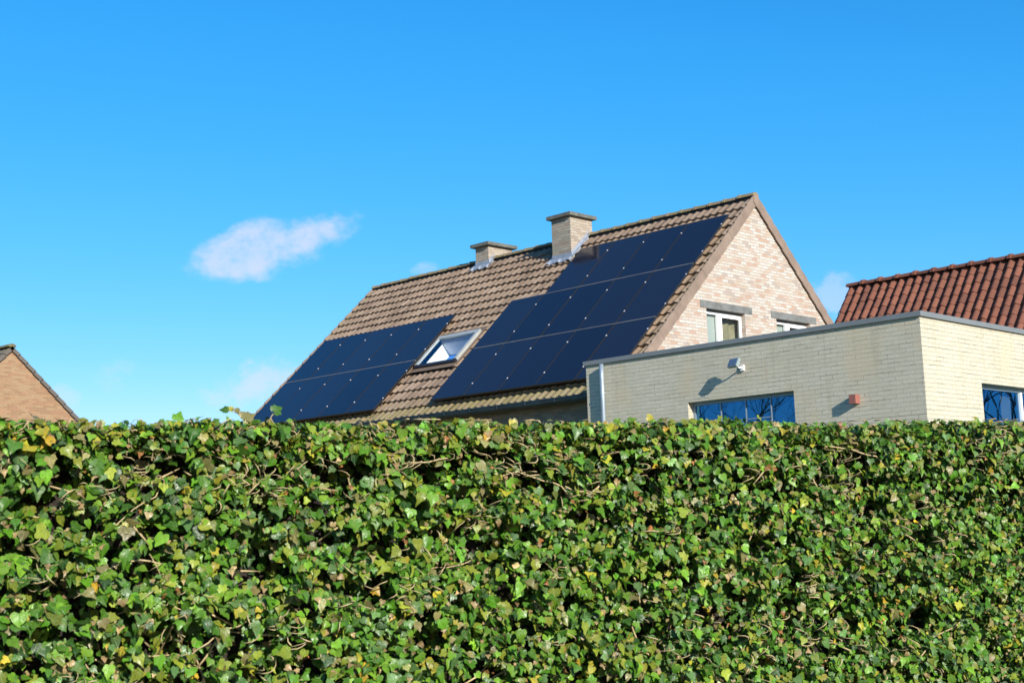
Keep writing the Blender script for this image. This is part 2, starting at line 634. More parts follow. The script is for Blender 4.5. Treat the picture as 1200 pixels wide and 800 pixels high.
# gutter along the front eave
gu = MB()
gz = ZE - .01
gy = -SE * CT - .055
prof = []
for k in range(9):
    a = math.pi * k / 8
    prof.append((gy - .07 * math.cos(a), gz - .085 * math.sin(a)))
out = [(gy - .078, gz + .012)] + prof + [(gy + .078, gz + .012)]
for i in range(len(out) - 1):
    (ya, za), (yb, zb) = out[i], out[i + 1]
    gu.face([(-LEN, ya, za), (.0, ya, za), (.0, yb, zb), (-LEN, yb, zb)])
gu.tube([(-LEN, gy - .08, gz + .012), (0, gy - .08, gz + .012)], .012, 8)
for x in np.arange(-LEN + .4, 0, .8):
    gu.box(x, x + .02, gy - .088, gy + .08, gz + .014, gz + .020)
    gu.box(x, x + .02, gy - .092, gy - .086, gz - .05, gz + .02)
gu.build('gutter', M_gutter, house)
so = MB()
so.box(-LEN + .3, -.02, -SE * CT + .03, -YW - .002, ZE - .10, ZE - .06)
so.build('soffit', M_verge, house)
so = MB()
so.box(-LEN + .02, -.02, YB + YW + .002, YB + SE * CT - .03, ZE - .10, ZE - .06)
so.build('soffit', M_verge, house)
# chimneys
for (x0, x1, y0, y1, zt, ov, cap_h, sb) in ((-5.34, -4.73, -.635, .14, H0 + .41, .09, .085, .80), (-8.53, -8.05, -.175, .70, H0 + .35, .10, .085, .20)):
    ch = MB()
    ch.box(x0, x1, y0, y1, H0 - 1.3, zt)
    c = ch.build('chimney', M_chim, house, uvshift=(.07, .02))
    cp = MB()
    cp.box(x0 - ov, x1 + ov, y0 - ov, y1 + ov, zt + .002, zt + cap_h)
    cp.build('chimney_cap', M_cap, c, bevel=.012)
    fl = MB()
    s_front = -y0 / CT
    # front apron
    A, B = RP(0, s_front + .01, .045), RP(0, s_front + .17, .035)
    npt = 14
    for k in range(npt):
        xa, xb = x0 - .10 + (x1 - x0 + .20) * k / npt, x0 - .10 + (x1 - x0 + .20) * (k + 1) / npt
        wa, wb = .018 * math.sin(k * 2.1), .018 * math.sin((k + 1) * 2.1)
        fl.face([(xa, A.y - .005, A.z), (xa, B.y - .03 * math.cos(k), B.z + wa), (xb, B.y - .03 * math.cos(k + 1), B.z + wb), (xb, A.y - .005, A.z)])
    fl.box(x0 - .012, x1 + .012, y0 - .012, y0, A.z - .12, A.z + .10)
    # stepped side flashings following the slope
    for xs_, xo in ((x1, x1 + .012), (x0 - .012, x0)):
        fl.prism([(xs_, y0 - .01, A.z - .05), (xs_, y0 - .01, A.z + .11), (xs_, YR - .06, H0 + .14), (xs_, YR - .06, H0 - .1)], (.012, 0, 0))
    for xa, xb in ((x1 + .012, x1 + .10), (x0 - .10, x0 - .012)):
        fl.face([(xa, y0 - .02, A.z + .005), (xb, y0 - .02, A.z + .005), (xb, YR - .1, H0 + .05), (xa, YR - .1, H0 + .05)])
    fl.build('flashing', M_lead, c)
# gable windows
for W, L in ((W1, L1), (W2, L2)):
    li = MB()
    li.box(-.28, .012, L[0], L[1], L[2], L[3])
    wf = MB()
    xf0, xf1 = -.17, -.11
    y0, y1, z0, z1 = W[0], W[1], W[2], L[2]
    f = .055
    wf.box(xf0, xf1, y0, y1, z1 - f - .03, z1 - .03)
    wf.box(xf0, xf1, y0, y1, z0, z0 + f)
    wf.box(xf0, xf1, y0, y0 + f, z0 + f, z1 - f - .03)
    wf.box(xf0, xf1, y1 - f, y1, z0 + f, z1 - f - .03)
    ym = y0 + .40 * (y1 - y0)
    wf.box(xf0, xf1, ym - .03, ym + .03, z0 + f, z1 - f - .03)
    # opening sash on the right, a second, prouder frame
    sx0, sx1 = xf1, xf1 + .022
    a0, a1, b0, b1 = ym + .03, y1 - .02, z0 + .03, z1 - .06
    wf.box(sx0, sx1, a0, a1, b1 - .07, b1)
    wf.box(sx0, sx1, a0, a1, b0, b0 + .07)
    wf.box(sx0, sx1, a0, a0 + .065, b0 + .07, b1 - .07)
    wf.box(sx0, sx1, a1 - .075, a1, b0 + .07, b1 - .07)
    w = wf.build('window', M_white, house, bevel=.004)
    li.build('lintel', M_stone, w, bevel=.006)
    pn = MB()
    pn.face([(-.144, y0 + f, z0 + f), (-.144, y1 - f, z0 + f), (-.144, y1 - f, z1 - f - .03), (-.144, y0 + f, z1 - f - .03)])
    pn.build('pane', M_glass2, w)
    bl = MB()
    bl.box(-.200, -.190, y0 + .03, ym - .01, z0 + .02, z1 - .05)
    bl.build('blind_backing', M_blind, w)
    cu = MB()
    pts = [(-.27 + .03 * math.sin(k * 1.9), ym + .02 + (y1 + .25 - ym) * k / 16) for k in range(17)]
    for (xa, ya), (xb, yb) in zip(pts[:-1], pts[1:]):
        cu.face([(xa, ya, z0), (xb, yb, z0), (xb, yb, z1), (xa, ya, z1)])
    cu.build('curtain', M_curtain, w)
    rm = MB()
    rm.box(-1.6, -.32, y0 - .6, y1 + .6, z0 - .5, z1 + .06)
    # room lining without its outer side
    rm.f = [q for q, k in zip(rm.f, range(6)) if k != 1]
    rm.tone = rm.tone[:5]
    rm.moss = rm.moss[:5]
    rm.build('room_lining', M_dark, w)

# roof window
T_roof = Matrix(((1, 0, 0, 0), (0, CT, -ST, 0), (0, ST, CT, H0), (0, 0, 0, 1)))   # local x=+X, y=up slope, z=out


def rbox(mb, u0, u1, s0, s1, d0, d1):
    mb.box(-u1, -u0, -s1, -s0, d0, d1, M=T_roof)


su0, su1, ss0, ss1 = 5.84, 7.28, 3.50, 4.66
rw = MB()
e = .085
rbox(rw, su0, su1, ss0, ss0 + e + .03, -.06, .10)
rbox(rw, su0, su0 + e, ss0 + e + .03, ss1 - e, -.06, .10)
rbox(rw, su1 - e, su1, ss0 + e + .03, ss1 - e, -.06, .10)
rwo = rw.build('roof_window', M_sky_frame, house, bevel=.008)
rb_ = MB()
rbox(rb_, su0, su1, ss1 - e, ss1 + .01, -.06, .095)
rb_.build('sill_profile', M_black, rwo, bevel=.008)
rg = MB()
rg.face([T_roof @ Vector(v) for v in ((-su1 + e, -ss1 + e, .072), (-su0 - e, -ss1 + e, .072), (-su0 - e, -ss0 - e - .03, .072), (-su1 + e, -ss0 - e - .03, .072))])
rg.build('pane', M_glass3, rwo)
rv = MB()
x0, x1 = -(su1 - e), -(su0 + e)
a0, a1 = ss0 + e + .03, ss1 - e


def q(x, s, d):
    return T_roof @ Vector((x, -s, d))


rv.face([q(x0, a0, .06), q(x0, a1, .06), q(x0, a1, -.42), q(x0, a0, -.42)])
rv.face([q(x1, a0, .06), q(x1, a1, .06), q(x1, a1, -.42), q(x1, a0, -.42)])
rv.face([q(x0, a0, .06), q(x1, a0, .06), q(x1, a0, -.42), q(x0, a0, -.42)])
rv.face([q(x0, a1, .06), q(x1, a1, .06), q(x1, a1, -.42), q(x0, a1, -.42)])
rv.build('reveal', M_inner, rwo)
rbk = MB()
rbk.face([q(x0, a0, -.40), q(x1, a0, -.40), q(x1, a1, -.40), q(x0, a1, -.40)])
rbk.build('blind_backing', M_skyblue, rwo)  # added sheet, no real blind; its blue paints the sky's reflection
fl = MB()
rbox(fl, su0 - .09, su0 - .002, ss0 - .05, ss1 + .05, .018, .03)
rbox(fl, su1 + .002, su1 + .09, ss0 - .05, ss1 + .05, .018, .03)
rbox(fl, su0 - .09, su1 + .09, ss0 - .16, ss0 - .002, .02, .034)
rbox(fl, su0 - .06, su1 + .06, ss1 + .012, ss1 + .14, .036, .046)
fl.build('flashing', M_tile, rwo)

# ------------------------------------------------------------------ solar panels
PW, PH = 1.06, 1.7774
UR, SR, UL, SL = .1042, .8358, 7.3005, 2.6663
ORD = ['first', 'second', 'third', 'fourth', 'fifth']


def make_panel():
    o = empty('solar_panel')
    w, h = PW - .018, PH - .030
    gl_ = MB()
    gl_.box(.014, w - .014, .014, h - .014, -.010, -.002)
    gl_.build('glass', M_panel, o)
    fr = MB()
    fr.box(0, w, 0, .014, -.045, 0)
    fr.box(0, w, h - .014, h, -.040, 0)
    fr.box(0, .014, .014, h - .014, -.040, 0)
    fr.box(w - .014, w, .014, h - .014, -.040, 0)
    fr.box(.014, w - .014, .014, h - .014, -.036, -.012)
    fr.build('frame', M_black, o)
    for t in (.22, .78):
        cl = MB()
        cl.box(w - .005, w + .023, h * t - .017, h * t + .017, .001, .007)
        cl.box(w + .004, w + .014, h * t - .008, h * t + .008, .007, .013)
        cl.build('clamp', M_clamp, o)
    return o


def copy_tree(o, parent=None):
    c = o.copy()
    COL.objects.link(c)
    if parent is not None:
        c.parent = parent
    for ch in list(o.children):
        copy_tree(ch, c)
    return c


proto = make_panel()
used = False
rows = [('large right-hand array', 3, [4, 5, 5], UR, SR), ('small left-hand array', 2, [5, 5], UL, SL)]
rown = {3: ['top row', 'middle row', 'bottom row'], 2: ['upper row', 'lower row']}
bpy.context.view_layer.update()
for an, nr, cols, u_, s_ in rows:
    for r in range(nr):
        for c in range(cols[r]):
            o = proto if not used else copy_tree(proto)
            used = True
            p = RP(u_ + (c + 1) * PW - .009, s_ + (r + 1) * PH - .015, .15 + random.uniform(-.003, .003))
            o.matrix_world = Matrix.Translation(p) @ Matrix.Rotation(TH, 4, 'X')
            n = cols[r]
            left = n - 1 - c
            pos = 'leftmost' if left == 0 else ('rightmost' if c == 0 else ORD[left] + ' from the left')
            extra = ''
            if nr == 3 and r == 0 and left == 0:
                extra = ''
                pos = 'leftmost, chimney-side'
            tag(o, label=f'{pos} black solar panel in the {rown[nr][r]} of the {an}{extra}', cat='solar panel', group='solar panels on the ' + an)
# rails seen in the gaps between rows, and the loose end clamps
lab = [('aluminium mounting rail between top and middle rows of the right-hand panels', UR, UR + 5 * PW, SR + PH),
       ('aluminium mounting rail between middle and bottom rows of the right-hand panels', UR, UR + 5 * PW, SR + 2 * PH),
       ('aluminium mounting rail between the two rows of the left-hand panels', UL, UL + 5 * PW, SL + PH)]
for lb, a, b, s in lab:
    mr = MB()
    rbox(mr, a + .03, b - .03, s - .0145, s + .0145, .10, .149)
    tag(mr.build('mounting_rail', M_alu), label=lb, cat='mounting rail', group='mounting rails between panel rows')
# brackets carrying the panels above the tiles
for lb, a, nc, rr in (('row of roof hooks under the right-hand solar panels', UR, 5, (1, 2, 3)), ('row of roof hooks under the left-hand solar panels', UL, 5, (1, 2))):
    hk = MB()
    for r in rr:
        for t in (.22, .78):
            s = (SR if a == UR else SL) + r * PH - PH * t
            nc = 4 if (a == UR and r == 1) else 5
            rbox(hk, a + .05, a + nc * PW - .05, s - .02, s + .02, .065, .105)
            for k in range(6):
                uu = a + .2 + k * (nc * PW - .4) / 5
                rbox(hk, uu - .015, uu + .015, s - .015, s + .015, -.04, .065)
    tag(hk.build('panel_support', M_alu), label=lb, cat='panel support', group='supports under the solar panels')

# ------------------------------------------------------------------ flat roofed extension
EX0, EX1, EY0, EY1, EZ = .07, 6.593, -5.611, 2.6, 4.392
ext = empty('flat_roof_extension', (3.3, -1.5, 0), label='cream painted brick extension with flat roof and grey metal coping', cat='extension')
ew = MB()
WF = (2.322, 4.394, 2.2, 3.530)      # front window opening
WR = (-3.82, -1.6, 2.2, 3.52)        # right window opening
wall_panel(ew, lambda w, z: (w, EY0, z), EX0, EX1, 0, EZ, [WF], (0, .3, 0))
wall_panel(ew, lambda w, z: (EX1, w, z), EY0 + .3, EY1, 0, EZ, [WR], (-.3, 0, 0))
ew.box(EX0, EX0 + .3, EY0 + .3, -4.80, 0, EZ)
ew.box(EX0, EX1 - .3, EY1 - .3, EY1, 0, EZ)
ew.build('wall', M_ext, ext, uvshift=(.05, .03))
fr_ = MB()
fr_.box(EX0 + .28, EX1 - .28, EY0 + .28, EY1 - .28, EZ - .30, EZ - .12)
fr_.build('flat_roof', M_flatroof, ext)
co = MB()
o_, t_ = .038, .34
zt, zb = EZ + .080, EZ + .004
co.box(EX0 - o_, EX1 + o_, EY0 - o_, EY0 + t_, zb, zt)
co.box(EX1 - t_, EX1 + o_, EY0 + t_ + .001, EY1 + o_, zb, zt)
co.box(EX0 - o_, EX0 + t_, EY0 + t_ + .001, EY1 + o_, zb + .001, zt - .001)
co.box(EX0 + t_ + .001, EX1 - t_ - .001, EY1 - t_, EY1 + o_, zb, zt)
co.build('coping', M_coping, ext, bevel=.006)

# front window
fy0, fy1 = EY0 + .13, EY0 + .18
wf = MB()
x0, x1, z0, z1 = WF
wf.box(x0, x1, fy0, fy1, z1 - .06, z1)
wf.box(x0, x1, fy0, fy1, z0, z0 + .06)
wf.box(x0, x0 + .05, fy0, fy1, z0 + .06, z1 - .06)
wf.box(x1 - .04, x1, fy0, fy1, z0 + .06, z1 - .06)
w = wf.build('window', M_winframe, ext, bevel=.004)
mu = MB()
bz = 3.17
for x in (2.891, 3.385, 3.868):
    mu.box(x - .009, x + .009, fy0 + .004, fy0 + .018, z0 + .06, z1 - .06 - (0.0))
mu.box(x0 + .05, 3.868, fy0 + .006, fy0 + .016, bz - .008, bz + .008)
mu.build('glazing_bar', M_winframe, w)
pn = MB()
yp = fy0 + .022
pn.face([(x0 + .05, yp, z0 + .06), (x1 - .04, yp, z0 + .06), (x1 - .04, yp, z1 - .06), (x0 + .05, yp, z1 - .06)])
pn.build('pane', M_glass, w)
rm = MB()
rm.box(x0 - .4, x1 + .4, EY0 + .31, EY0 + 1.6, z0 - .6, z1 + .1)
rm.f = [qq for k, qq in enumerate(rm.f) if k != 2]
rm.tone = rm.tone[:5]
rm.moss = rm.moss[:5]
rm.build('room_lining', M_dark, w)
# right window
xf0, xf1 = EX1 - .18, EX1 - .13
y0, y1, z0, z1 = WR
wf = MB()
wf.box(xf0, xf1, y0, y1, z1 - .065, z1)
wf.box(xf0, xf1, y0, y1, z0, z0 + .06)
wf.box(xf0, xf1, y0, y0 + .05, z0 + .06, z1 - .065)
wf.box(xf0, xf1, y1 - .05, y1, z0 + .06, z1 - .065)
w = wf.build('window', M_winframe, ext, bevel=.004)
mu = MB()
mu.box(xf0 + .005, xf1 + .012, -2.235, -2.165, z0 + .06, z1 - .065)
mu.build('mullion', M_white, w)
pn = MB()
xp = xf0 + .024
pn.face([(xp, y0 + .05, z0 + .06), (xp, y1 - .05, z0 + .06), (xp, y1 - .05, z1 - .065), (xp, y0 + .05, z1 - .065)])
pn.build('pane', M_glass, w)
cu = MB()
for k in range(10):
    ya, yb = -2.62 + k * .035, -2.62 + (k + 1) * .035
    cu.face([(xf0 - .10 + .015 * (k % 2), ya, z0), (xf0 - .10 + .015 * ((k + 1) % 2), yb, z0), (xf0 - .10 + .015 * ((k + 1) % 2), yb, z1), (xf0 - .10 + .015 * (k % 2), ya, z1)])
cu.build('curtain', M_curtain, w)
rm = MB()
rm.box(EX1 - 1.6, EX1 - .31, y0 - .3, y1 + .3, z0 - .6, z1 + .1)
rm.f = [qq for k, qq in enumerate(rm.f) if k != 1]
rm.tone = rm.tone[:5]
rm.moss = rm.moss[:5]
rm.build('room_lining', M_dark, w)

# downpipe
dp = MB()
px, py = .515, EY0 - .085
dp.tube([(px, py, 4.375), (px, py, 4.1), (px, py, 3.87), (px, py, .1)], .040, 16)
dpo = dp.build('downpipe', M_zinc, ext, smooth=True)
for z in (3.84, 2.2):
    cb = MB()
    cb.tube([(px, py, z), (px, py, z + .035)], .047, 16)
    cb.box(px - .012, px + .012, py + .042, EY0 - .001, z + .008, z + .026)
    cb.build('pipe_bracket', M_zinc, dpo)

# floodlight on the front wall
fl_root = empty('floodlight', (3.444, EY0, 4.0), label='small grey floodlight on bent arm above the front window of the extension', cat='wall lamp')
bm_ = MB()
bx, bz_ = 3.47, 3.985
bm_.box(bx - .035, bx + .035, EY0 - .03, EY0 - .002, bz_ - .045, bz_ + .045)
bm_.build('wall_plate', M_white, fl_root, bevel=.006)
ar = MB()
ar.tube([(bx, EY0 - .03, bz_), (bx + .01, EY0 - .12, bz_ - .005), (bx + .02, EY0 - .19, bz_ + .03)], .014, 8)
ar.build('arm', M_white, fl_root, smooth=True)
Mh = Matrix.Translation((bx - .005, EY0 - .235, bz_ + .068)) @ Matrix.Rotation(rad(-12), 4, 'Z') @ Matrix.Rotation(rad(-28), 4, 'X')
hd = MB()
hd.box(-.105, .105, -.022, .030, -.075, .075, M=Mh)
for k in range(5):
    hd.box(-.08 + k * .038, -.07 + k * .038, .031, .048, -.06, .06, M=Mh)
hd.build('lamp_head', M_lampgrey, fl_root, bevel=.006)
gg = MB()
gg.box(-.09, .09, -.026, -.0225, -.06, .06, M=Mh)
gg.build('lamp_glass', M_lampglass, fl_root)
sn = MB()
sn.tube([(bx + .03, EY0 - .17, bz_ + .02), (bx + .05, EY0 - .18, bz_ + .07), (bx + .06, EY0 - .20, bz_ + .125)], [.016, .020, .014], 8)
sn.build('sensor', M_white, fl_root, smooth=True)

bl = MB()
bl.box(5.425, 5.535, EY0 - .125, EY0 - .002, 3.222, 3.358)
tag(bl.build('wall_lamp', M_terracotta, None, bevel=.006), label='small terracotta red cube lamp on the cream extension wall', cat='wall lamp')

# ------------------------------------------------------------------ neighbour with the red roof
TR = rad(50)
RX0, RY, RZ = -2.45, 7.9, 7.65
red = empty('neighbour_house', (4, RY, 0), label='neighbouring house behind the extension with red clay pantile roof', cat='house')


def PR(sgn):
    def f(u, s, d):
        return Vector((RX0 + u, RY + sgn * (s * math.cos(TR) + d * math.sin(TR)), RZ - s * math.sin(TR) + d * math.cos(TR)))
    return f


rr = MB()
tile_slope(rr, PR(-1), 0, 7.6, .0, 5.6, .245, .34, .085, lift=.018, wide=True, ns=10, moss=lambda u, s: random.uniform(-.1, .05))
rr.build('roof', M_redtile, red, attrs=True)
rr = MB()
tile_slope(rr, PR(1), 0, 7.6, .0, 5.6, .49, .68, .07, lift=.03, moss=lambda u, s: 0, ns=6)
rr.build('rear_roof', M_redtile, red, attrs=True)
rr = MB()
ridge_caps(rr, (RX0 - .02, RY, RZ - .0), (RX0 + 7.6, RY, RZ - .0), .13, .50, collar=.22, moss=.0)
rr.build('ridge_cap', M_redtile, red, attrs=True)
rw_ = MB()
rtan = math.tan(TR)
rcl = [(rtan, -1, RZ - .2 - RY * rtan), (-rtan, -1, RZ - .2 + RY * rtan)]
yy = 5.4 * math.cos(TR)
wall_panel(rw_, lambda w_, z: (RX0 + .1, w_, z), RY - yy, RY + yy, 0, RZ, [], (.3, 0, 0), rcl)
wall_panel(rw_, lambda w_, z: (RX0 + 7.2, w_, z), RY - yy, RY + yy, 0, RZ, [], (.3, 0, 0), rcl)
ze = RZ - .2 - yy * rtan
rw_.box(RX0 + .4, RX0 + 7.2, RY - yy, RY - yy + .3, 0, ze)
rw_.box(RX0 + .4, RX0 + 7.2, RY + yy - .3, RY + yy, 0, ze)
rw_.build('wall', M_orange, red)

# ------------------------------------------------------------------ house far left
LX, LY, LZ = -22.0, -6.62, 7.42
TL_ = rad(44.5)
lh = empty('distant_brick_house', (LX - 5, LY, 0), label='orange brick gabled house with grey mossy roof beyond the hedge', cat='house')
ltan = math.tan(TL_)
lw = MB()
lcl = [(ltan, -1, LZ - .16 - LY * ltan), (-ltan, -1, LZ - .16 + LY * ltan)]
wall_panel(lw, lambda w_, z: (LX, w_, z), LY - 4.5, LY + 4.5, 0, LZ, [], (-.3, 0, 0), lcl)
wall_panel(lw, lambda w_, z: (LX - 11, w_, z), LY - 4.5, LY + 4.5, 0, LZ, [], (.3, 0, 0), lcl)
lze = LZ - .16 - 4.5 * ltan
lw.box(LX - 10.7, LX - .3, LY - 4.5, LY - 4.2, 0, lze)
lw.box(LX - 10.7, LX - .3, LY + 4.2, LY + 4.5, 0, lze)
lw.build('wall', M_orange, lh)


def PLh(sgn):
    def f(u, s, d):
        return Vector((LX + .06 - u, LY + sgn * (s * math.cos(TL_) + d * math.sin(TL_)), LZ - .05 - s * math.sin(TL_) + d * math.cos(TL_)))
    return f


for sg in (-1, 1):
    lr = MB()
    tile_slope(lr, PLh(sg), 0, 11.1, -.03, 6.7, .22, .335, .03, moss=lambda u, s: random.uniform(.0, .3), ns=4)
    lr.build('roof', M_greytile, lh, attrs=True)
lr = MB()
ridge_caps(lr, (LX + .08, LY, LZ - .05), (LX - 11.1, LY, LZ - .05), .12, .4, moss=.3)
lr.build('ridge_cap', M_greytile, lh, attrs=True)
vg = MB()
for sg in (-1, 1):
    P = PLh(sg)
    for k in range(20):
        pts = [P(0, k * .335 - .01, .01), P(0, (k + 1) * .335 + .01, .03), P(0, (k + 1) * .335 + .01, -.08), P(0, k * .335 - .01, -.10)]
        vg.prism(pts, (.025, 0, 0))
vg.build('verge_tile', M_greytile, lh, attrs=True)

# small red roofed shed in front of it
sh = empty('garden_shed', (-18, -9.6, 0), label='small shed with red tiled roof at the left edge of the view', cat='shed')
SX, SY, SZ = -17.0, -9.35, 5.12


def PS(sgn):
    def f(u, s, d):
        return Vector((SX - u, SY + sgn * (s * .70 + d * .714), SZ - s * .714 + d * .70))
    return f


for sg in (-1, 1):
    sr = MB()
    tile_slope(sr, PS(sg), 0, 3, -.02, 2.4, .25, .33, .04, ns=4)
    sr.build('roof', M_redtile, sh, attrs=True)
sw = MB()
wall_panel(sw, lambda w_, z: (SX - .05, w_, z), SY - 1.5, SY + 1.5, 0, SZ, [], (-.2, 0, 0), [(1.02, -1, SZ - .08 - SY * 1.02), (-1.02, -1, SZ - .08 + SY * 1.02)])
wall_panel(sw, lambda w_, z: (SX - 2.95, w_, z), SY - 1.5, SY + 1.5, 0, SZ, [], (.2, 0, 0), [(1.02, -1, SZ - .08 - SY * 1.02), (-1.02, -1, SZ - .08 + SY * 1.02)])
sw.box(SX - 2.75, SX - .25, SY - 1.5, SY - 1.3, 0, SZ - 1.62)
sw.box(SX - 2.75, SX - .25, SY + 1.3, SY + 1.5, 0, SZ - 1.62)
sw.build('wall', M_orange, sh)


# ------------------------------------------------------------------ bare trees (seen mirrored in the window panes)
def bare_tree(loc, h, label, seed):
    rnd = random.Random(seed)
    root = empty('bare_tree', loc, label=label, cat='tree', group='bare trees mirrored in the extension windows')
    L = Vector(loc)
    tr = MB()
    tr.tube([L, L + Vector((.05, .02, h * .18)), L + Vector((-.06, .08, h * .34))], [.15, .11, .09], 10)
    tr.build('trunk', M_bark, root, smooth=True)
    cr = MB()

    def grow(p, d, ln, r, lev):
        pts = [p]
        dd = d.copy()
        for k in range(4):
            dd = (dd + Vector((rnd.gauss(0, .16), rnd.gauss(0, .16), rnd.gauss(.05, .10)))).normalized()
            pts.append(pts[-1] + dd * ln / 4)
        cr.tube(pts, [r, r * .85, r * .7, r * .55, r * .4], 5 if lev < 3 else 3, cap=False)
        if lev < 5:
            for k in range(rnd.choice((3, 4)) if lev < 4 else 3):
                q_ = pts[rnd.randint(2, 4)]
                nd = (dd + Vector((rnd.gauss(0, .6), rnd.gauss(0, .6), rnd.gauss(.15, .35)))).normalized()
                grow(q_, nd, ln * rnd.uniform(.6, .8), r * .5, lev + 1)
    top = L + Vector((-.06, .08, h * .33))
    for k in range(5):
        a = k * 1.3 + rnd.random()
        grow(top - Vector((0, 0, k * .25)), Vector((math.cos(a) * .7, math.sin(a) * .7, .9)).normalized(), h * .27, .05, 1)
    cr.build('crown', M_bark, root)


bare_tree((-11.8, -26.8, 0), 10.0, 'bare leafless tree mirrored in the front window of the extension', 3)
bare_tree((18.4, 22.5, 0), 10.5, 'bare leafless tree mirrored in the side window of the extension', 5)

# ------------------------------------------------------------------ ivy hedge
HA = Vector((11.887, -21.596, 0))
HB = Vector((13.645, -17.207, 0))
HD = (HB - HA).normalized()
HN = Vector((HD.y, -HD.x, 0))            # outward, towards the camera
HL0, HL1 = -1.5, 6.6
HT = 1.934
THK = .62
hedge = empty('ivy_hedge', HA + HD * 2.5 - HN * .3, label='long clipped ivy hedge with green and yellowing leaves in front of the houses', cat='hedge')


def surf_off(a, z):
    v = noise.noise(Vector((a * 2.1, z * 2.1, 3.1))) * .055
    v += noise.noise(Vector((a * 5.6, z * 5.6, 9.7))) * .040
    return v


def top_off(a):
    return noise.noise(Vector((a * 1.7, 0, 5))) * .018 + noise.noise(Vector((a * 6, 1, 5))) * .012


# leaf outline (ivy, five lobes), tip towards +y
half = [(0, -.02), (.14, -.11), (.34, -.09), (.45, .05), (.43, .18), (.47, .36), (.33, .44), (.22, .56), (.12, .76), (0, .93)]
outline = half + [(-x, y) for x, y in reversed(half[1:-1])]
OUT = np.array(outline)
NO = len(OUT)
LV = np.vstack([[0, .28], OUT])                # centre first
leaf_tris = [(0, 1 + i, 1 + (i + 1) % NO) for i in range(NO)]
LT = np.array(leaf_tris)
# a rounder, younger leaf
halfB = [(0, 0), (.20, -.10), (.38, .02), (.42, .24), (.34, .45), (.20, .66), (.10, .80), (.05, .88), (.02, .92), (0, .95)]
outB = halfB + [(-x, y) for x, y in reversed(halfB[1:-1])]
LVB = np.vstack([[0, .28], np.array(outB)])

PAL = [  # weight, colour
    (.17, (.042, .130, .008)), (.21, (.080, .215, .012)), (.20, (.140, .285, .020)), (.10, (.095, .190, .052)),
    (.08, (.022, .070, .010)), (.170, (.205, .245, .024)), (.024, (.36, .32, .030)), (.006, (.50, .32, .025)),
    (.060, (.22, .19, .070)), (.018, (.32, .13, .045)), (.115, (.36, .25, .12))]
PW_ = np.array([p[0] for p in PAL])
PW_ = PW_ / PW_.sum()
PC = np.array([p[1] for p in PAL])


def leaves_mesh(pos, nrm, tip, size, colors, fold, curl, name, mat, parent):
    n = len(pos)
    nrm = nrm / np.linalg.norm(nrm, axis=1, keepdims=True)
    tip = tip - nrm * np.sum(tip * nrm, axis=1, keepdims=True)
    tip /= np.linalg.norm(tip, axis=1, keepdims=True)
    sid = np.cross(tip, nrm)
    kind = RNG.random(n) < .28
    base = np.where(kind[:, None, None], LVB[None], LV[None])
    asp = RNG.uniform(.85, 1.15, (n, 1, 1))
    jit = RNG.normal(0, .022, (n, LV.shape[0], 2))
    P2 = base * np.concatenate([asp, 1 / asp], axis=2) + jit
    x, y = P2[..., 0], P2[..., 1]
    zz = fold[:, None] * np.abs(x) - curl[:, None] * (y - .3) ** 2 + RNG.normal(0, .018, x.shape)
    V = pos[:, None, :] + size[:, None, None] * (x[..., None] * sid[:, None, :] + (y - .3)[..., None] * tip[:, None, :] + zz[..., None] * nrm[:, None, :])
    nv = LV.shape[0]
    F = (LT[None] + (np.arange(n) * nv)[:, None, None]).reshape(-1, 3)
    me = bpy.data.meshes.new(name)
    me.vertices.add(n * nv)
    me.vertices.foreach_set('co', V.reshape(-1).astype(np.float32))
    me.loops.add(F.size)
    me.loops.foreach_set('vertex_index', F.reshape(-1).astype(np.int32))
    me.polygons.add(len(F))
    me.polygons.foreach_set('loop_start', (np.arange(len(F)) * 3).astype(np.int32))
    me.update(calc_edges=True)
    me.polygons.foreach_set('use_smooth', [True] * len(F))
    uvl = me.uv_layers.new(name='UVMap')
    P2f = base.reshape(-1, 2)
    uvl.data.foreach_set('uv', P2f[F.reshape(-1)].astype(np.float32).ravel())
    ca = me.color_attributes.new('leafcol', 'FLOAT_COLOR', 'POINT')
    cc = np.repeat(np.concatenate([colors, np.ones((n, 1))], axis=1), nv, axis=0)
    ca.data.foreach_set('color', cc.astype(np.float32).ravel())
    me.materials.append(mat)
    o = bpy.data.objects.new(name, me)
    COL.objects.link(o)
    o.parent = parent
    o.matrix_parent_inverse = parent.matrix_world.inverted()
    return o


